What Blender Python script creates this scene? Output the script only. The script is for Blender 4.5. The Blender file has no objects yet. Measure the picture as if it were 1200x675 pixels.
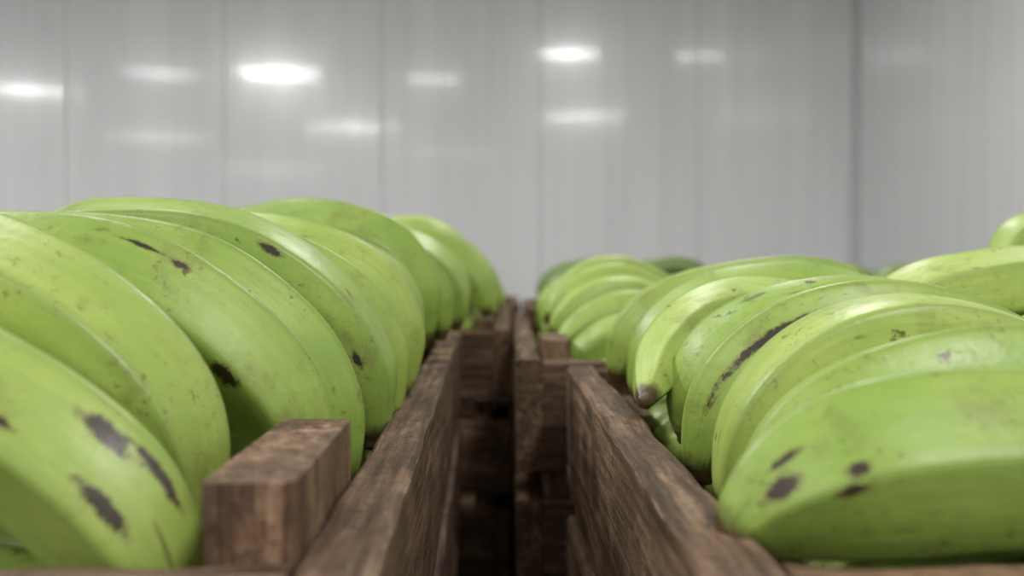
import bpy, bmesh, math, random
import numpy as np
from mathutils import Vector, Matrix, noise
random.seed(7)
rng = np.random.RandomState(5)
sc = bpy.context.scene
H = 1.11           # camera height, crate rims at 1.035
TOP = 1.035
try:
    sc.view_settings.view_transform = 'Standard'
except Exception:
    pass

# ---------------------------------------------------------------- materials
def newmat(name):
    m = bpy.data.materials.new(name); m.use_nodes = True
    nt = m.node_tree; nt.nodes.clear()
    out = nt.nodes.new('ShaderNodeOutputMaterial')
    b = nt.nodes.new('ShaderNodeBsdfPrincipled')
    nt.links.new(b.outputs[0], out.inputs[0])
    return m, nt, b
def N(nt, t, **kw):
    n = nt.nodes.new(t)
    for k, v in kw.items(): setattr(n, k, v)
    return n
def noise_n(nt, vec, scale, detail=4, rough=.55):
    n = N(nt, 'ShaderNodeTexNoise'); n.inputs['Scale'].default_value = scale
    n.inputs['Detail'].default_value = detail; n.inputs['Roughness'].default_value = rough
    nt.links.new(vec, n.inputs['Vector']); return n.outputs['Fac']
def ramp(nt, fac, stops):
    r = N(nt, 'ShaderNodeValToRGB'); e = r.color_ramp.elements
    while len(e) < len(stops): e.new(.5)
    for i, (p, c) in enumerate(stops):
        e[i].position = p; e[i].color = c if len(c) == 4 else (*c, 1)
    nt.links.new(fac, r.inputs[0]); return r.outputs[0]
def mix(nt, fac, a, b, mode='MIX'):
    m = N(nt, 'ShaderNodeMix', data_type='RGBA', blend_type=mode)
    for s, v in ((m.inputs[0], fac), (m.inputs[6], a), (m.inputs[7], b)):
        if isinstance(v, (int, float)): s.default_value = v
        elif isinstance(v, tuple): s.default_value = (*v, 1)
        else: nt.links.new(v, s)
    return m.outputs[2]
def math_n(nt, op, a, b=0.0, c=None, clamp=False):
    m = N(nt, 'ShaderNodeMath', operation=op, use_clamp=clamp)
    for i, v in enumerate((a, b) if c is None else (a, b, c)):
        if isinstance(v, (int, float)): m.inputs[i].default_value = v
        else: nt.links.new(v, m.inputs[i])
    return m.outputs[0]
def bump(nt, b, h, strength, dist):
    n = N(nt, 'ShaderNodeBump'); n.inputs['Strength'].default_value = strength
    n.inputs['Distance'].default_value = dist
    nt.links.new(h, n.inputs['Height']); nt.links.new(n.outputs[0], b.inputs['Normal'])
    return n.outputs[0]
def attr(nt, name, out='Fac'):
    a = N(nt, 'ShaderNodeAttribute', attribute_name=name); return a.outputs[out]

# banana skin
def banana_mat(name, light, deep):
    m, nt, b = newmat(name)
    tc = N(nt, 'ShaderNodeTexCoord').outputs['Object']
    sk = attr(nt, 'skin', 'Vector')
    u = attr(nt, 'blen'); rnd = attr(nt, 'brand'); br = attr(nt, 'bruise'); ridge = attr(nt, 'ridge')
    n1 = noise_n(nt, tc, 28, 4)
    f = math_n(nt, 'ADD', math_n(nt, 'MULTIPLY', n1, .7), math_n(nt, 'MULTIPLY', rnd, .45))
    f = ramp(nt, f, [(.3, (0, 0, 0)), (.85, (1, 1, 1))])
    col = mix(nt, f, deep, light)
    # lengthwise fibres (skin space: x along the fruit)
    mpf = N(nt, 'ShaderNodeMapping'); mpf.inputs['Scale'].default_value = (14, 230, 230)
    nt.links.new(sk, mpf.inputs[0])
    fib = noise_n(nt, mpf.outputs[0], 1.0, 4, .6)
    col = mix(nt, ramp(nt, fib, [(.42, (.22, .22, .22)), (.6, (0, 0, 0))]), col, tuple(x * .75 for x in deep))
    col = mix(nt, math_n(nt, 'MULTIPLY', ridge, .42), col, tuple(x * .5 for x in deep))
    # mottling
    n2 = noise_n(nt, tc, 300, 3, .7)
    sp = ramp(nt, n2, [(.58, (0, 0, 0)), (.68, (1, 1, 1))])
    reg = ramp(nt, noise_n(nt, tc, 24, 3), [(.46, (0, 0, 0)), (.62, (1, 1, 1))])
    col = mix(nt, math_n(nt, 'MULTIPLY', math_n(nt, 'MULTIPLY', sp, reg), .7), col, (.15, .12, .04))
    # rub marks and scratches along the fruit
    rub = ramp(nt, noise_n(nt, tc, 48, 5, .7), [(.55, (0, 0, 0)), (.67, (1, 1, 1))])
    col = mix(nt, math_n(nt, 'MULTIPLY', rub, .45), col, (.20, .19, .05))
    mps = N(nt, 'ShaderNodeMapping'); mps.inputs['Scale'].default_value = (38, 150, 150)
    nt.links.new(sk, mps.inputs[0])
    scr = ramp(nt, noise_n(nt, mps.outputs[0], 1.0, 3, .6), [(.67, (0, 0, 0)), (.74, (1, 1, 1))])
    col = mix(nt, math_n(nt, 'MULTIPLY', scr, .7), col, (.11, .08, .03))
    # scattered bruises
    n3 = noise_n(nt, tc, 75, 5, .65)
    sc3 = ramp(nt, n3, [(.66, (0, 0, 0)), (.705, (1, 1, 1))])
    col = mix(nt, math_n(nt, 'MULTIPLY', sc3, .82), col, (.07, .04, .015))
    # placed bruises, noisy edge
    e = math_n(nt, 'ADD', br, math_n(nt, 'MULTIPLY', math_n(nt, 'SUBTRACT', noise_n(nt, tc, 210, 5, .75), .5), 1.3))
    e = math_n(nt, 'MULTIPLY', e, ramp(nt, br, [(.02, (0, 0, 0)), (.2, (1, 1, 1))]))
    halo = ramp(nt, e, [(.12, (0, 0, 0)), (.45, (1, 1, 1))])
    core = ramp(nt, e, [(.36, (0, 0, 0)), (.56, (1, 1, 1))])
    col = mix(nt, math_n(nt, 'MULTIPLY', halo, .6), col, (.15, .11, .03))
    col = mix(nt, math_n(nt, 'MULTIPLY', core, .96), col, (.030, .016, .011))
    # blossom tip and stem cut
    tip = ramp(nt, math_n(nt, 'ADD', u, math_n(nt, 'MULTIPLY', n2, .03)), [(.965, (0, 0, 0)), (.990, (1, 1, 1))])
    col = mix(nt, tip, col, (.09, .055, .025))
    stem = ramp(nt, u, [(.004, (1, 1, 1)), (.02, (0, 0, 0))])
    col = mix(nt, stem, col, (.07, .05, .02))
    nt.links.new(col, b.inputs['Base Color'])
    nt.links.new(math_n(nt, 'ADD', math_n(nt, 'MULTIPLY', n1, .22), .30), b.inputs['Roughness'])
    b.inputs['Specular IOR Level'].default_value = .48
    bump(nt, b, math_n(nt, 'ADD', noise_n(nt, tc, 120, 4), math_n(nt, 'MULTIPLY', fib, .5)), .22, .002)
    return m
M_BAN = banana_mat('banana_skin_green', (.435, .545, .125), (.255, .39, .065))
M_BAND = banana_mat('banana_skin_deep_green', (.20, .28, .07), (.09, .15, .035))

# wood
def wood_mat(name, dark, mid, lite):
    m, nt, b = newmat(name)
    g = attr(nt, 'gco', 'Vector')
    mp = N(nt, 'ShaderNodeMapping'); mp.inputs['Scale'].default_value = (9, 170, 170)
    nt.links.new(g, mp.inputs[0])
    n1 = noise_n(nt, mp.outputs[0], 1.0, 6, .7)
    mp2 = N(nt, 'ShaderNodeMapping'); mp2.inputs['Scale'].default_value = (14, 34, 34)
    nt.links.new(g, mp2.inputs[0])
    n2 = noise_n(nt, mp2.outputs[0], 1.0, 5, .65)
    n3 = noise_n(nt, g, 220, 4, .75)
    col = ramp(nt, n1, [(.34, dark), (.5, mid), (.66, lite)])
    col = mix(nt, ramp(nt, n2, [(.42, (0, 0, 0)), (.56, (.9, .9, .9))]), col, mix(nt, .66, col, dark))
    col = mix(nt, ramp(nt, n3, [(.54, (0, 0, 0)), (.66, (.75, .75, .75))]), col, tuple(x * .5 for x in dark))
    # worn pale fibres / old paint flecks
    fl = ramp(nt, noise_n(nt, mp.outputs[0], 2.6, 5, .75), [(.61, (0, 0, 0)), (.69, (1, 1, 1))])
    col = mix(nt, math_n(nt, 'MULTIPLY', fl, .55), col, (.46, .38, .31))
    tint = attr(nt, 'btint')
    hsv = N(nt, 'ShaderNodeHueSaturation'); nt.links.new(col, hsv.inputs['Color'])
    nt.links.new(tint, hsv.inputs['Value'])
    nt.links.new(hsv.outputs[0], b.inputs['Base Color'])
    b.inputs['Roughness'].default_value = .66
    b.inputs['Specular IOR Level'].default_value = .32
    h = math_n(nt, 'ADD', n1, math_n(nt, 'MULTIPLY', n3, .6))
    bump(nt, b, h, 1.0, .0026)
    return m
M_WOOD = wood_mat('crate_weathered_wood', (.052, .028, .015), (.215, .122, .068), (.41, .275, .175))

# wall panels (glossy insulated cold-room panels)
def wall_mat(name, axis):
    m, nt, b = newmat(name)
    tc = N(nt, 'ShaderNodeTexCoord').outputs['Object']
    mp = N(nt, 'ShaderNodeMapping')
    mp.inputs['Scale'].default_value = (1, 1, .04)
    nt.links.new(tc, mp.inputs[0])
    n1 = noise_n(nt, mp.outputs[0], 9, 4, .6)
    big = noise_n(nt, tc, .9, 3)
    col = ramp(nt, n1, [(.3, (.77, .77, .77)), (.7, (.88, .88, .88))])
    col = mix(nt, math_n(nt, 'MULTIPLY', big, .28), col, (.66, .66, .665))
    nt.links.new(col, b.inputs['Base Color'])
    b.inputs['Roughness'].default_value = .22
    b.inputs['Specular IOR Level'].default_value = .6
    b.inputs['Coat Weight'].default_value = .65
    b.inputs['Coat Roughness'].default_value = .085
    w = N(nt, 'ShaderNodeTexWave', wave_type='BANDS', bands_direction='X' if axis == 'x' else 'Y')
    w.inputs['Scale'].default_value = 7.0; nt.links.new(tc, w.inputs['Vector'])
    h = math_n(nt, 'ADD', math_n(nt, 'MULTIPLY', w.outputs['Fac'], .3), math_n(nt, 'MULTIPLY', noise_n(nt, mp.outputs[0], 8, 3, .6), 1.5))
    nm = bump(nt, b, h, .055, .02)
    nt.links.new(nm, b.inputs['Coat Normal'])
    return m
M_WX = wall_mat('coldroom_panel_a', 'x'); M_WY = wall_mat('coldroom_panel_b', 'y')
def plain(name, col, rough, nscale=8, var=.85, metallic=0):
    m, nt, b = newmat(name)
    tc = N(nt, 'ShaderNodeTexCoord').outputs['Object']
    f = noise_n(nt, tc, nscale, 5)
    nt.links.new(mix(nt, f, tuple(c * var for c in col), col), b.inputs['Base Color'])
    b.inputs['Roughness'].default_value = rough; b.inputs['Metallic'].default_value = metallic
    return m
M_CEIL = plain('ceiling_paint', (.80, .80, .80), .6)
M_FLOOR = plain('floor_concrete', (.30, .30, .30), .6, 3, .7)
M_TRIM = plain('trim_aluminium', (.72, .72, .72), .35)
M_SEAM = plain('panel_seam', (.60, .60, .60), .5)
M_HOUS = plain('lamp_housing', (.7, .7, .7), .4)

def obj_from(name, mesh, mats):
    o = bpy.data.objects.new(name, mesh); sc.collection.objects.link(o)
    for m in mats: mesh.materials.append(m)
    return o

# ---------------------------------------------------------------- room
def boxes(name, lst, mats, bevel=0):
    bm = bmesh.new()
    for (x0, x1, y0, y1, z0, z1, mi) in lst:
        r = bmesh.ops.create_cube(bm, size=1)
        for v in r['verts']:
            v.co = Vector(((x0 + x1) / 2 + v.co.x * (x1 - x0), (y0 + y1) / 2 + v.co.y * (y1 - y0), (z0 + z1) / 2 + v.co.z * (z1 - z0)))
        for f in {f for v in r['verts'] for f in v.link_faces}: f.material_index = mi
    me = bpy.data.meshes.new(name); bm.to_mesh(me); bm.free()
    o = obj_from(name, me, mats)
    if bevel:
        b = o.modifiers.new('bevel', 'BEVEL'); b.width = bevel; b.segments = 2
    return o
WB, WR, WL, CE, RE = 6.5, 2.245, -7.0, 3.42, -10.0
PW = 1.03; SG = .004; SD = .006
L = [(WL - .1, WR + .1, WB + SD, WB + .1, 0, CE, 1)]
x = WR
while x > WL:
    x2 = max(x - PW, WL)
    L.append((x2 + SG, x - SG, WB, WB + .03, 0, CE, 0)); x = x2
boxes('wall_back', L, [M_WX, M_SEAM], .003)
L = [(WR + SD, WR + .1, RE, WB, 0, CE, 1)]
y = WB
while y > RE:
    y2 = max(y - PW, RE)
    L.append((WR, WR + .03, y2 + SG, y - SG, 0, CE, 0)); y = y2
boxes('wall_right', L, [M_WY, M_SEAM], .003)
L = [(WL - .1, WL - SD, RE, WB, 0, CE, 1)]
y = WB
while y > RE:
    y2 = max(y - PW, RE)
    L.append((WL - .03, WL, y2 + SG, y - SG, 0, CE, 0)); y = y2
boxes('wall_left', L, [M_WY, M_SEAM], .003)
boxes('floor', [(WL - .1, WR + .1, RE, WB + .1, -.1, 0, 0)], [M_FLOOR])
boxes('ceiling', [(WL - .1, WR + .1, RE, WB + .1, CE, CE + .1, 0)], [M_CEIL])
boxes('trim_1', [(WR - .045, WR, WB - .012, WB, 0, CE, 0), (WR - .012, WR, WB - .045, WB - .012, 0, CE, 0)], [M_TRIM], .003)

# fluorescent fixtures on the ceiling: housing + area lamp as diffuser
LAMPS = [(-2.64, 1.8, .50, 380), (-5.96, .8, .6, 220), (-2.43, -2.3, .6, 230), (.98, -1.3, .5, 240), (.59, 2.8, .32, 190),
         (-3.95, 1.8, .5, 80), (-.91, 1.5, .25, 120), (-5.8, -3.4, .7, 130), (-5.2, -8.5, .8, 150), (1.95, 2.7, .12, 120), (-1.2, -5.5, .7, 70)]
for (lx, ly, w, s) in LAMPS:
    z1 = CE; zb = H + 2.25
    hs = boxes('ceiling_light', [(lx - w / 2 - .03, lx + w / 2 + .03, ly - .11, ly + .11, zb, z1, 0)], [M_HOUS], .006)
    ld = bpy.data.lights.new('lamp_tube', 'AREA'); ld.shape = 'RECTANGLE'; ld.size = w; ld.size_y = .16
    ld.energy = s * math.pi * w * .16; ld.color = (1.0, .992, .975)
    lo = bpy.data.objects.new('lamp_tube', ld); sc.collection.objects.link(lo)
    lo.location = (lx, ly, zb - .012); lo.parent = hs

# ---------------------------------------------------------------- crates
def add_board(bm, lay, lt, x0, x1, y0, y1, z0, z1, tint=1.0, wob=.0026):
    d = [x1 - x0, y1 - y0, z1 - z0]; ax = d.index(max(d)); ln = d[ax]
    n = max(1, int(ln / .012)); o1, o2 = [i for i in range(3) if i != ax]
    lo = [x0, y0, z0]; off = Vector((random.uniform(0, 50), random.uniform(0, 50), random.uniform(0, 50)))
    bev = .0022
    a, b = d[o1], d[o2]
    prof = [(bev, 0), (a - bev, 0), (a, bev), (a, b - bev), (a - bev, b), (bev, b), (0, b - bev), (0, bev)]
    rings = []
    sd = random.uniform(0, 99)
    for i in range(n + 1):
        t = i / n; ring = []
        for (p, q) in prof:
            c = [0, 0, 0]; c[ax] = lo[ax] + t * ln; c[o1] = lo[o1] + p; c[o2] = lo[o2] + q
            w = Vector((noise.noise(Vector((t * ln * 26, p * 60, sd + q * 30))), noise.noise(Vector((t * ln * 26, q * 60, sd + 9 + p * 40))), 0)) * wob
            c[o1] += w.x * .5; c[o2] += w.y * .8
            v = bm.verts.new(c)
            v[lay] = Vector((c[ax], p, q)) + off; v[lt] = tint
            ring.append(v)
        rings.append(ring)
    for i in range(n):
        for j in range(8):
            k = (j + 1) % 8
            bm.faces.new((rings[i][j], rings[i][k], rings[i + 1][k], rings[i + 1][j]))
    bm.faces.new(rings[0][::-1]); bm.faces.new(rings[-1])

def crate(x0, x1, y0, y1, top, yaw=0, pivot=None, posts=.0, tint=1.0, ptint=1.1):
    """slatted wooden field crate"""
    bm = bmesh.new(); lay = bm.verts.layers.float_vector.new('gco'); lt = bm.verts.layers.float.new('btint')
    T = .022; hb = .095; gp = .025; ht = 3 * hb + 2 * gp
    for i in range(3):
        z1 = top - i * (hb + gp); z0 = z1 - hb
        r = lambda: tint * random.uniform(.8, 1.15)
        add_board(bm, lay, lt, x0, x0 + T, y0, y1, z0, z1, r())
        add_board(bm, lay, lt, x1 - T, x1, y0, y1, z0, z1, r())
        add_board(bm, lay, lt, x0 + T + .0006, x1 - T - .0006, y0, y0 + T, z0 - .001, z1 - .001, r())
        add_board(bm, lay, lt, x0 + T + .0006, x1 - T - .0006, y1 - T, y1, z0 - .001, z1 - .001, r())
    for px in (x0 + T + .001, x1 - T - .026):
        for py in (y0 + T + .001, y1 - T - .116):
            add_board(bm, lay, lt, px, px + .025, py, py + .115, top - ht, top + posts, ptint)
    m = 6
    for i in range(m):
        a = y0 + T + (y1 - y0 - 2 * T) * i / m
        add_board(bm, lay, lt, x0 + T, x1 - T, a + .005, a + (y1 - y0 - 2 * T) / m - .008, top - ht + .002, top - ht + .014, tint)
    bmesh.ops.recalc_face_normals(bm, faces=bm.faces)
    me = bpy.data.meshes.new('wooden_crate')
    if yaw:
        px, py = pivot
        bmesh.ops.rotate(bm, verts=bm.verts, cent=(px, py, 0), matrix=Matrix.Rotation(yaw, 3, 'Z'))
    bm.to_mesh(me); bm.free()
    return obj_from('wooden_crate', me, [M_WOOD])

YAWL = math.radians(1.8)
STK = []
STK.append((-.46, -.034, .238, 1.27, YAWL, (-.034, .25), .020, 1.0))     # near left
STK.append((.048, .46, .238, .80, math.radians(.4), (.048, .25), -.02, 1.0))  # near right
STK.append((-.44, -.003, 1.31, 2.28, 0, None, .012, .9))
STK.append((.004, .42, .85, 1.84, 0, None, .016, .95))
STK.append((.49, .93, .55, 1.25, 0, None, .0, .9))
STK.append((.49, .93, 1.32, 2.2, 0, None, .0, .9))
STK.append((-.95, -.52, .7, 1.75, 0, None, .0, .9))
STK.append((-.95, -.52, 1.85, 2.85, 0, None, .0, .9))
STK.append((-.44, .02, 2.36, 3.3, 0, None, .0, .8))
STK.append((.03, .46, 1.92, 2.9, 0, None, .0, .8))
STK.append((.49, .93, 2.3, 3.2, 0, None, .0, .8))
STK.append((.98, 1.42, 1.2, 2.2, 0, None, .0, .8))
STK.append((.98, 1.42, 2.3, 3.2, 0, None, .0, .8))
for (a, b, c, d, yw, pv, po, ti) in STK:
    for lv in range(3):
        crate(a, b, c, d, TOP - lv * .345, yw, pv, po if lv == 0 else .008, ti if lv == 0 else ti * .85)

# ---------------------------------------------------------------- bananas
def catmull(P, n):
    P = np.array(P, float); P = np.vstack([2 * P[0] - P[1], P, 2 * P[-1] - P[-2]])
    out = []
    for i in range(1, len(P) - 2):
        p0, p1, p2, p3 = P[i - 1:i + 3]
        for t in np.linspace(0, 1, 24, endpoint=False):
            out.append(.5 * ((2 * p1) + (-p0 + p2) * t + (2 * p0 - 5 * p1 + 4 * p2 - p3) * t * t + (-p0 + 3 * p1 - 3 * p2 + p3) * t ** 3))
    out.append(P[-2]); out = np.array(out)
    for _ in range(6): out[1:-1] = .25 * out[:-2] + .5 * out[1:-1] + .25 * out[2:]
    s = np.r_[0, np.cumsum(np.linalg.norm(np.diff(out, axis=0), axis=1))]
    tt = np.linspace(0, s[-1], n)
    return np.stack([np.interp(tt, s, out[:, k]) for k in range(3)], 1), s[-1]
def sm(a, b, x):
    t = np.clip((x - a) / (b - a), 0, 1); return t * t * (3 - 2 * t)
def banana_geo(P, R, nu=70, nv=30, rot=None, spots=()):
    C, Ln = catmull(P, nu)
    Tn = np.gradient(C, axis=0); Tn /= np.linalg.norm(Tn, axis=1)[:, None]
    ref = np.array([0, 1, 0.15]); N2 = ref - Tn * (Tn @ ref)[:, None]; N2 /= np.linalg.norm(N2, axis=1)[:, None]
    N1 = np.cross(Tn, N2)
    u = np.linspace(0, 1, nu)
    rad = .30 + .70 * sm(.05, .27, u)
    x = np.clip((u - .70) / .285, 0, 1)
    rad = rad * (1 - .70 * x ** 2.6)
    rad = np.where(u > .985, .27, rad); rad[-1] = .20
    if rot is None: rot = rng.uniform(0, 6.28)
    th = np.linspace(0, 2 * np.pi, nv, endpoint=False)
    bodyw = (sm(.03, .2, u) * (1 - .4 * sm(.85, 1, u)))[:, None]
    tw = (rng.uniform(-.25, .25) * (u - .5))[:, None]
    ph = np.mod(th[None, :] + rot + tw + np.pi / 5, 2 * np.pi / 5) - np.pi / 5
    poly = np.cos(np.pi / 5) / np.cos(np.pi / 5 - np.sqrt(ph ** 2 + .0016))
    poly = (poly - poly.mean()) * .92
    rr = 1 + poly * bodyw + .035 * np.cos(2 * th + rot)[None, :]
    rr = rr * (1 + .014 * np.sin(u * 17 + rot * 3)[:, None] * np.cos(th + rot)[None, :])
    rr = rr * (R * rad)[:, None]
    V = C[:, None, :] + rr[:, :, None] * (np.cos(th)[None, :, None] * N1[:, None, :] + np.sin(th)[None, :, None] * N2[:, None, :])
    V = V.reshape(-1, 3)
    F = []
    for i in range(nu - 1):
        for j in range(nv):
            k = (j + 1) % nv
            F.append((i * nv + j, i * nv + k, (i + 1) * nv + k, (i + 1) * nv + j))
    V = np.vstack([V, C[0], C[-1] + Tn[-1] * .001]); a = len(V) - 2
    for j in range(nv):
        k = (j + 1) % nv
        F.append((a, k, j)); F.append((a + 1, (nu - 1) * nv + j, (nu - 1) * nv + k))
    ul = np.r_[np.repeat(u, nv), 0, 1]
    br = np.zeros(len(V)); Tv = np.vstack([np.repeat(Tn, nv, axis=0), Tn[0], Tn[-1]])
    for (sx, sy, sz, la, lb) in spots:
        ci = int(np.argmin(np.sum((V - np.array([sx, sy, sz])) ** 2, 1)))
        # distances measured in skin space so long splits follow the curve of the fruit
        ti = np.r_[np.tile(th, nu), 0, 0]
        al = (ul - ul[ci]) * Ln
        dth = np.mod(ti - ti[ci] + np.pi, 2 * np.pi) - np.pi
        br = np.maximum(br, 1 - np.sqrt((al / la) ** 2 + (dth * R / lb) ** 2) * .55)
    br = np.clip(br, 0, 1)
    rd = np.r_[(np.clip(1 - np.abs(ph) / .2, 0, 1) ** 1.5 * bodyw).ravel(), 0, 0]
    o = rng.uniform(0, 40, 3)
    sk = np.zeros((len(V), 3)); sk[:, 0] = ul * Ln + o[0]
    sk[:-2, 1] = np.tile(np.cos(th) * R, nu) + o[1]; sk[:-2, 2] = np.tile(np.sin(th) * R, nu) + o[2]
    sk[-2:, 1] = o[1]; sk[-2:, 2] = o[2]
    return V, F, ul, br, np.full(len(V), rng.uniform()), rd, sk
def banana_obj(name, geos, mat):
    Vs = []; Fs = []; A = [[], [], [], [], []]; o = 0
    for g in geos:
        Vs.append(g[0]); Fs += [tuple(i + o for i in f) for f in g[1]]; o += len(g[0])
        for k in range(5): A[k].append(g[2 + k])
    V = np.vstack(Vs); me = bpy.data.meshes.new(name); me.from_pydata(V.tolist(), [], Fs)
    for nm, a in zip(('blen', 'bruise', 'brand', 'ridge'), A):
        at = me.attributes.new(nm, 'FLOAT', 'POINT'); at.data.foreach_set('value', np.concatenate(a).astype(np.float32))
    at = me.attributes.new('skin', 'FLOAT_VECTOR', 'POINT'); at.data.foreach_set('vector', np.vstack(A[4]).astype(np.float32).ravel())
    me.polygons.foreach_set('use_smooth', [True] * len(me.polygons)); me.update()
    return obj_from(name, me, [mat])

def W(pts):  # millimetres relative to lens height -> world metres
    return [(a / 1000, b / 1000, H + c / 1000) for a, b, c in pts]
# stem end first, blossom tip last
HERO = [
 # near left crate
 ([(-275,335,-45),(-225,322,-28),(-190,312,-30),(-154,302,-44),(-124,296,-64),(-106,292,-88),(-102,292,-112)], 23.5,
    [(-114,280,-42,.0075,.0025),(-113,277,-66,.009,.0022),(-99,283,-56,.009,.0013),(-143,277,-42,.004,.0013)]),
 ([(-300,395,-22),(-255,380,-2),(-222,365,2),(-185,357,-5),(-151,352,-24),(-128,350,-48),(-117,350,-78),(-114,350,-100)], 23,
    []),
 ([(-295,445,-20),(-250,430,0),(-204,415,3),(-158,408,-3),(-121,404,-24),(-97,404,-50),(-86,404,-78),(-84,404,-100)], 23,
    [(-109,380,-40,.006,.003),(-130,392,3,.0035,.0015),(-146,392,12,.007,.0010)]),
 ([(-285,490,-15),(-240,478,2),(-197,465,6),(-146,457,-2),(-108,454,-28),(-88,454,-56),(-80,454,-82),(-78,454,-100)], 21.5, []),
 ([(-290,540,-12),(-245,530,12),(-200,520,17),(-147,513,11),(-104,510,-14),(-80,510,-46),(-73,510,-72),(-72,510,-90)], 22.5,
    [(-118,494,11,.006,.0016),(-77,492,-42,.005,.0018)]),
 ([(-280,580,-8),(-240,575,8),(-195,568,14),(-144,562,6),(-103,560,-13),(-81,560,-40),(-74,560,-65),(-73,560,-88)], 21, []),
 ([(-280,640,-10),(-235,635,10),(-187,628,15),(-134,620,10),(-96,617,-6),(-77,617,-33),(-72,617,-56),(-71,617,-80)], 21.5, []),
 ([(-280,690,-10),(-235,690,10),(-190,688,16),(-134,680,12),(-98,677,-4),(-80,677,-32),(-75,677,-56),(-74,677,-80)], 21, []),
 ([(-310,820,-14),(-265,815,12),(-218,810,27),(-162,802,35),(-107,797,21),(-80,795,-10),(-74,795,-38),(-73,795,-60)], 23.5, []),
 ([(-270,760,-14),(-225,755,8),(-178,748,14),(-130,742,9),(-95,740,-9),(-80,740,-34),(-76,740,-60)], 20.5, []),
 ([(-260,900,-10),(-210,890,12),(-159,880,18),(-110,872,10),(-76,870,-10),(-64,870,-38),(-62,870,-58)], 21, []),
 ([(-260,985,-8),(-210,975,20),(-162,965,28),(-108,960,20),(-70,955,-2),(-56,955,-32),(-54,955,-55)], 21.5, []),
 ([(-260,1075,0),(-205,1065,22),(-160,1055,30),(-108,1050,22),(-72,1045,-2),(-60,1045,-32),(-58,1045,-55)], 22, []),
 ([(-260,1165,0),(-205,1160,20),(-160,1150,28),(-108,1145,20),(-75,1142,-4),(-64,1142,-32),(-60,1142,-55)], 22, []),
 # near right crate
 ([(262,305,-112),(224,300,-84),(186,295,-64),(149,291,-55),(114,290,-56),(89,290,-62),(72,290,-72),(63,290,-82)], 24.5,
    [(71,271,-57,.0045,.004),(94,267,-53,.003,.002),(91,266,-58,.004,.0014),(73,272,-48,.004,.0014)]),
 ([(285,360,-95),(250,352,-66),(215,346,-48),(175,342,-40),(140,340,-43),(108,340,-56),(89,340,-76),(82,340,-95)], 22, []),
 ([(285,415,-110),(258,410,-84),(230,405,-58),(195,400,-38),(161,398,-30),(130,397,-37),(106,397,-57),(93,397,-82),(90,397,-100)], 22.5, []),
 ([(292,480,-100),(270,476,-74),(242,472,-50),(205,468,-32),(169,466,-26),(133,465,-33),(106,465,-53),(92,465,-80),(88,465,-98)], 22.5,
    [(97,448,-78,.010,.003),(130,447,-22,.042,.0022)]),
 ([(290,530,-85),(262,528,-58),(227,525,-36),(185,522,-24),(144,520,-28),(112,520,-43),(96,520,-66),(92,520,-90)], 20.5, []),
 ([(240,620,-50),(215,612,-34),(175,605,-22),(140,595,-18),(108,575,-26),(86,550,-42),(73,520,-58),(67,502,-66)], 15.5, []),
 ([(280,670,-60),(250,668,-32),(215,665,-18),(170,662,-15),(130,660,-22),(101,658,-43),(88,656,-68),(85,655,-86)], 20, []),
 ([(310,775,-55),(285,772,-32),(258,768,-16),(222,764,-8),(182,760,-10),(132,757,-20),(98,755,-40),(83,754,-66),(80,754,-84)], 21.5, []),
 ([(305,715,-60),(278,715,-38),(245,712,-24),(200,710,-18),(150,708,-24),(115,706,-42),(95,705,-66),(90,705,-84)], 20, []),
 # further right pile
 ([(420,640,-40),(380,630,-14),(324,615,-7),(283,605,-10),(247,598,-18),(215,592,-40),(205,590,-62)], 22, []),
 ([(430,560,-60),(390,555,-38),(340,550,-30),(295,545,-38),(262,540,-60)], 21, []),
 ([(540,880,0),(500,860,26),(455,835,34),(420,815,26),(398,800,8),(390,795,-12)], 20, []),
 ([(530,830,-20),(490,815,6),(450,800,14),(418,785,8),(396,775,-8),(385,770,-30)], 20, []),
]
for pts, R, spots in HERO:
    sp = [(a / 1000, b / 1000, H + c / 1000, l, w) for a, b, c, l, w in spots]
    banana_obj('green_banana', [banana_geo(W(pts), R / 1000, 150, 90, spots=sp)], M_BAN)

def arc(xt, xs, y, hz, R=.021, dy=0., drop=.07, tipdrop=None):
    s = xs - xt; td = drop if tipdrop is None else tipdrop
    Z = H + hz
    return banana_geo([(xt, y, Z - td), (xt + s * .08, y + dy * .1, Z - td * .55), (xt + s * .3, y + dy * .3, Z - .008), (xt + s * .52, y + dy * .5, Z),
                       (xt + s * .78, y + dy * .8, Z - .018), (xt + s, y + dy, Z - .055)][::-1], R, 44, 30)
g = []
for i, y in enumerate(np.arange(1.345, 2.25, .058)):
    g.append(arc(-.032 - .004 * math.sin(i), -.27, y, .047 + .014 * math.sin(i * 1.3) - .02 * (y - 1.3), .0225, .03, .105))
    g.append(arc(-.42, -.2, y + .01, .02 + .01 * math.sin(i), .021, .03, .09))
    g.append(arc(-.035, -.24, y + .02, -.06, .021, .02, .07))
banana_obj('green_banana_pile', g, M_BAN)
g = []
fan = [(.93, -.055, .045), (.985, -.038, .042), (1.045, -.022, .038), (1.11, -.010, .036), (1.18, .002, .044), (1.25, .002, .05)]
for (y, hz, xt) in fan:
    g.append(banana_geo([(xt + .18, y + .05, H + hz - .07), (xt + .145, y + .03, H + hz - .028), (xt + .095, y + .01, H + hz - .003), (xt + .055, y, H + hz - .004),
                         (xt + .02, y - .01, H + hz - .024), (xt + .002, y - .015, H + hz - .045)], .020, 44, 30))
for i, y in enumerate(np.arange(1.30, 1.82, .056)):
    g.append(arc(.045, .24, y, -.022 + .01 * math.sin(i * 2), .021, .02, .07))
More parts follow.
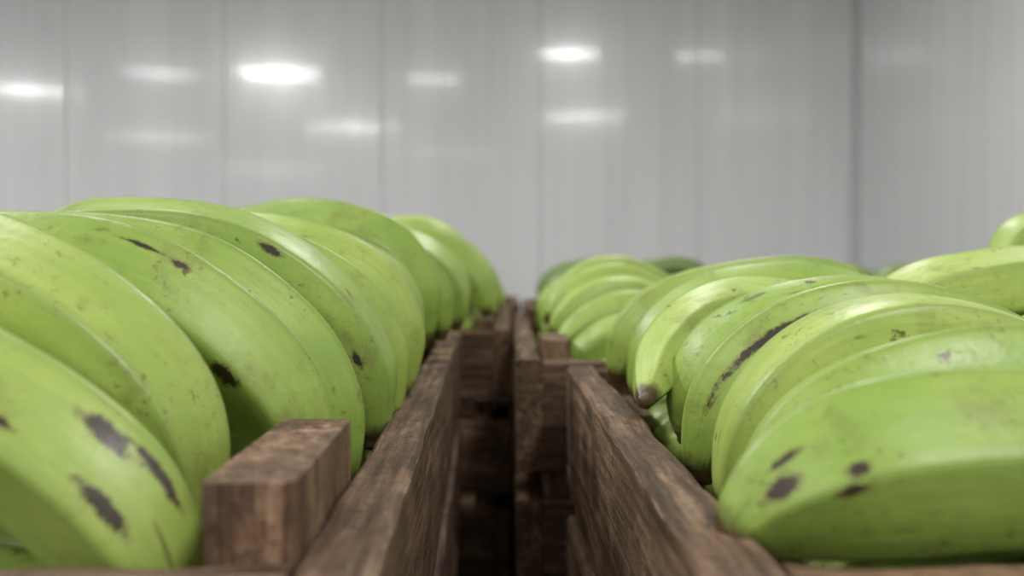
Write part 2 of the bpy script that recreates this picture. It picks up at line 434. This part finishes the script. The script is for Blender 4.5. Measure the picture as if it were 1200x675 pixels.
for i, y in enumerate(np.arange(.9, 1.82, .05)):
    g.append(arc(.385, .2, y, -.035 + .012 * math.sin(i * 2.3), .021, .02, .07))
    g.append(arc(.04, .23, y, -.085, .021, .02, .05))
banana_obj('green_banana_pile', g, M_BAN)
g = []
for i, y in enumerate(np.arange(.30, 1.22, .047)):
    sh = -.0314 * (y - .25)
    if y > .40: g.append(arc(-.085 + sh, -.27, y + .02, -.065, .022, .01, .05))
    else: g.append(arc(-.115, -.29, y + .01, -.098, .021, .01, .02))
    g.append(arc(-.08 + sh if y > .41 else -.115, -.26, y, -.125, .022, .01, .03))
    if y > .45: g.append(arc(-.42 + sh, -.22, y, -.015 + .03 * sm(.6, .9, y) + .008 * math.sin(i * 2), .022, .01, .08))
    else: g.append(arc(-.42, -.24, y, -.05, .022, .01, .06))
banana_obj('green_banana_pile', g, M_BAN)
g = []
for i, y in enumerate(np.arange(.30, .765, .046)):
    g.append(arc(.10, .27, y + .02, -.095, .021, .01, .03))
    g.append(arc(.425, .27, y, -.055 + .025 * sm(.45, .7, y) + .006 * math.sin(i * 2), .021, .01, .07))
    g.append(arc(.425, .27, y + .02, -.115, .021, .01, .03))
banana_obj('green_banana_pile', g, M_BAN)
def fill(a, b, y0, y1, h, mat, amp=.012):
    g = []; mx = (a + b) / 2
    for i, y in enumerate(np.arange(y0 + .05, y1 - .04, .05)):
        for (t, s) in ((a + .045, mx + .02), (b - .045, mx - .02)):
            g.append(arc(t, s, y + rng.uniform(-.01, .01), h + rng.uniform(-amp, amp), .0215, rng.uniform(-.03, .03), .07))
            g.append(arc(t, s, y + .02, h - .055, .021, 0, .04))
    banana_obj('green_banana_pile', g, mat)
fill(.49, .93, .55, 1.25, -.025, M_BAN)
fill(.49, .93, 1.32, 2.2, -.04, M_BAN)
fill(-.95, -.52, .7, 1.75, .03, M_BAN)
fill(-.95, -.52, 1.85, 2.85, .03, M_BAN)
fill(-.44, .02, 2.36, 3.3, -.03, M_BAN)
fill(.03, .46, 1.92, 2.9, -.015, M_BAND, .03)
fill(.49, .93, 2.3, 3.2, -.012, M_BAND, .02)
fill(.98, 1.42, 1.2, 2.2, -.04, M_BAN)
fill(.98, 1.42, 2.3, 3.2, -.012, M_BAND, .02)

# ---------------------------------------------------------------- light, camera
w = bpy.data.worlds.new('World'); sc.world = w; w.use_nodes = True
w.node_tree.nodes['Background'].inputs[0].default_value = (.97, .98, 1, 1)
w.node_tree.nodes['Background'].inputs[1].default_value = .5
cam = bpy.data.cameras.new('camera'); co = bpy.data.objects.new('camera', cam); sc.collection.objects.link(co)
co.location = (0, 0, H); co.rotation_euler = (math.radians(90 - .86), 0, 0)
cam.lens = 35; cam.sensor_width = 36; cam.clip_start = .01
cam.dof.use_dof = True; cam.dof.focus_distance = .45; cam.dof.aperture_fstop = 7.0
sc.camera = co
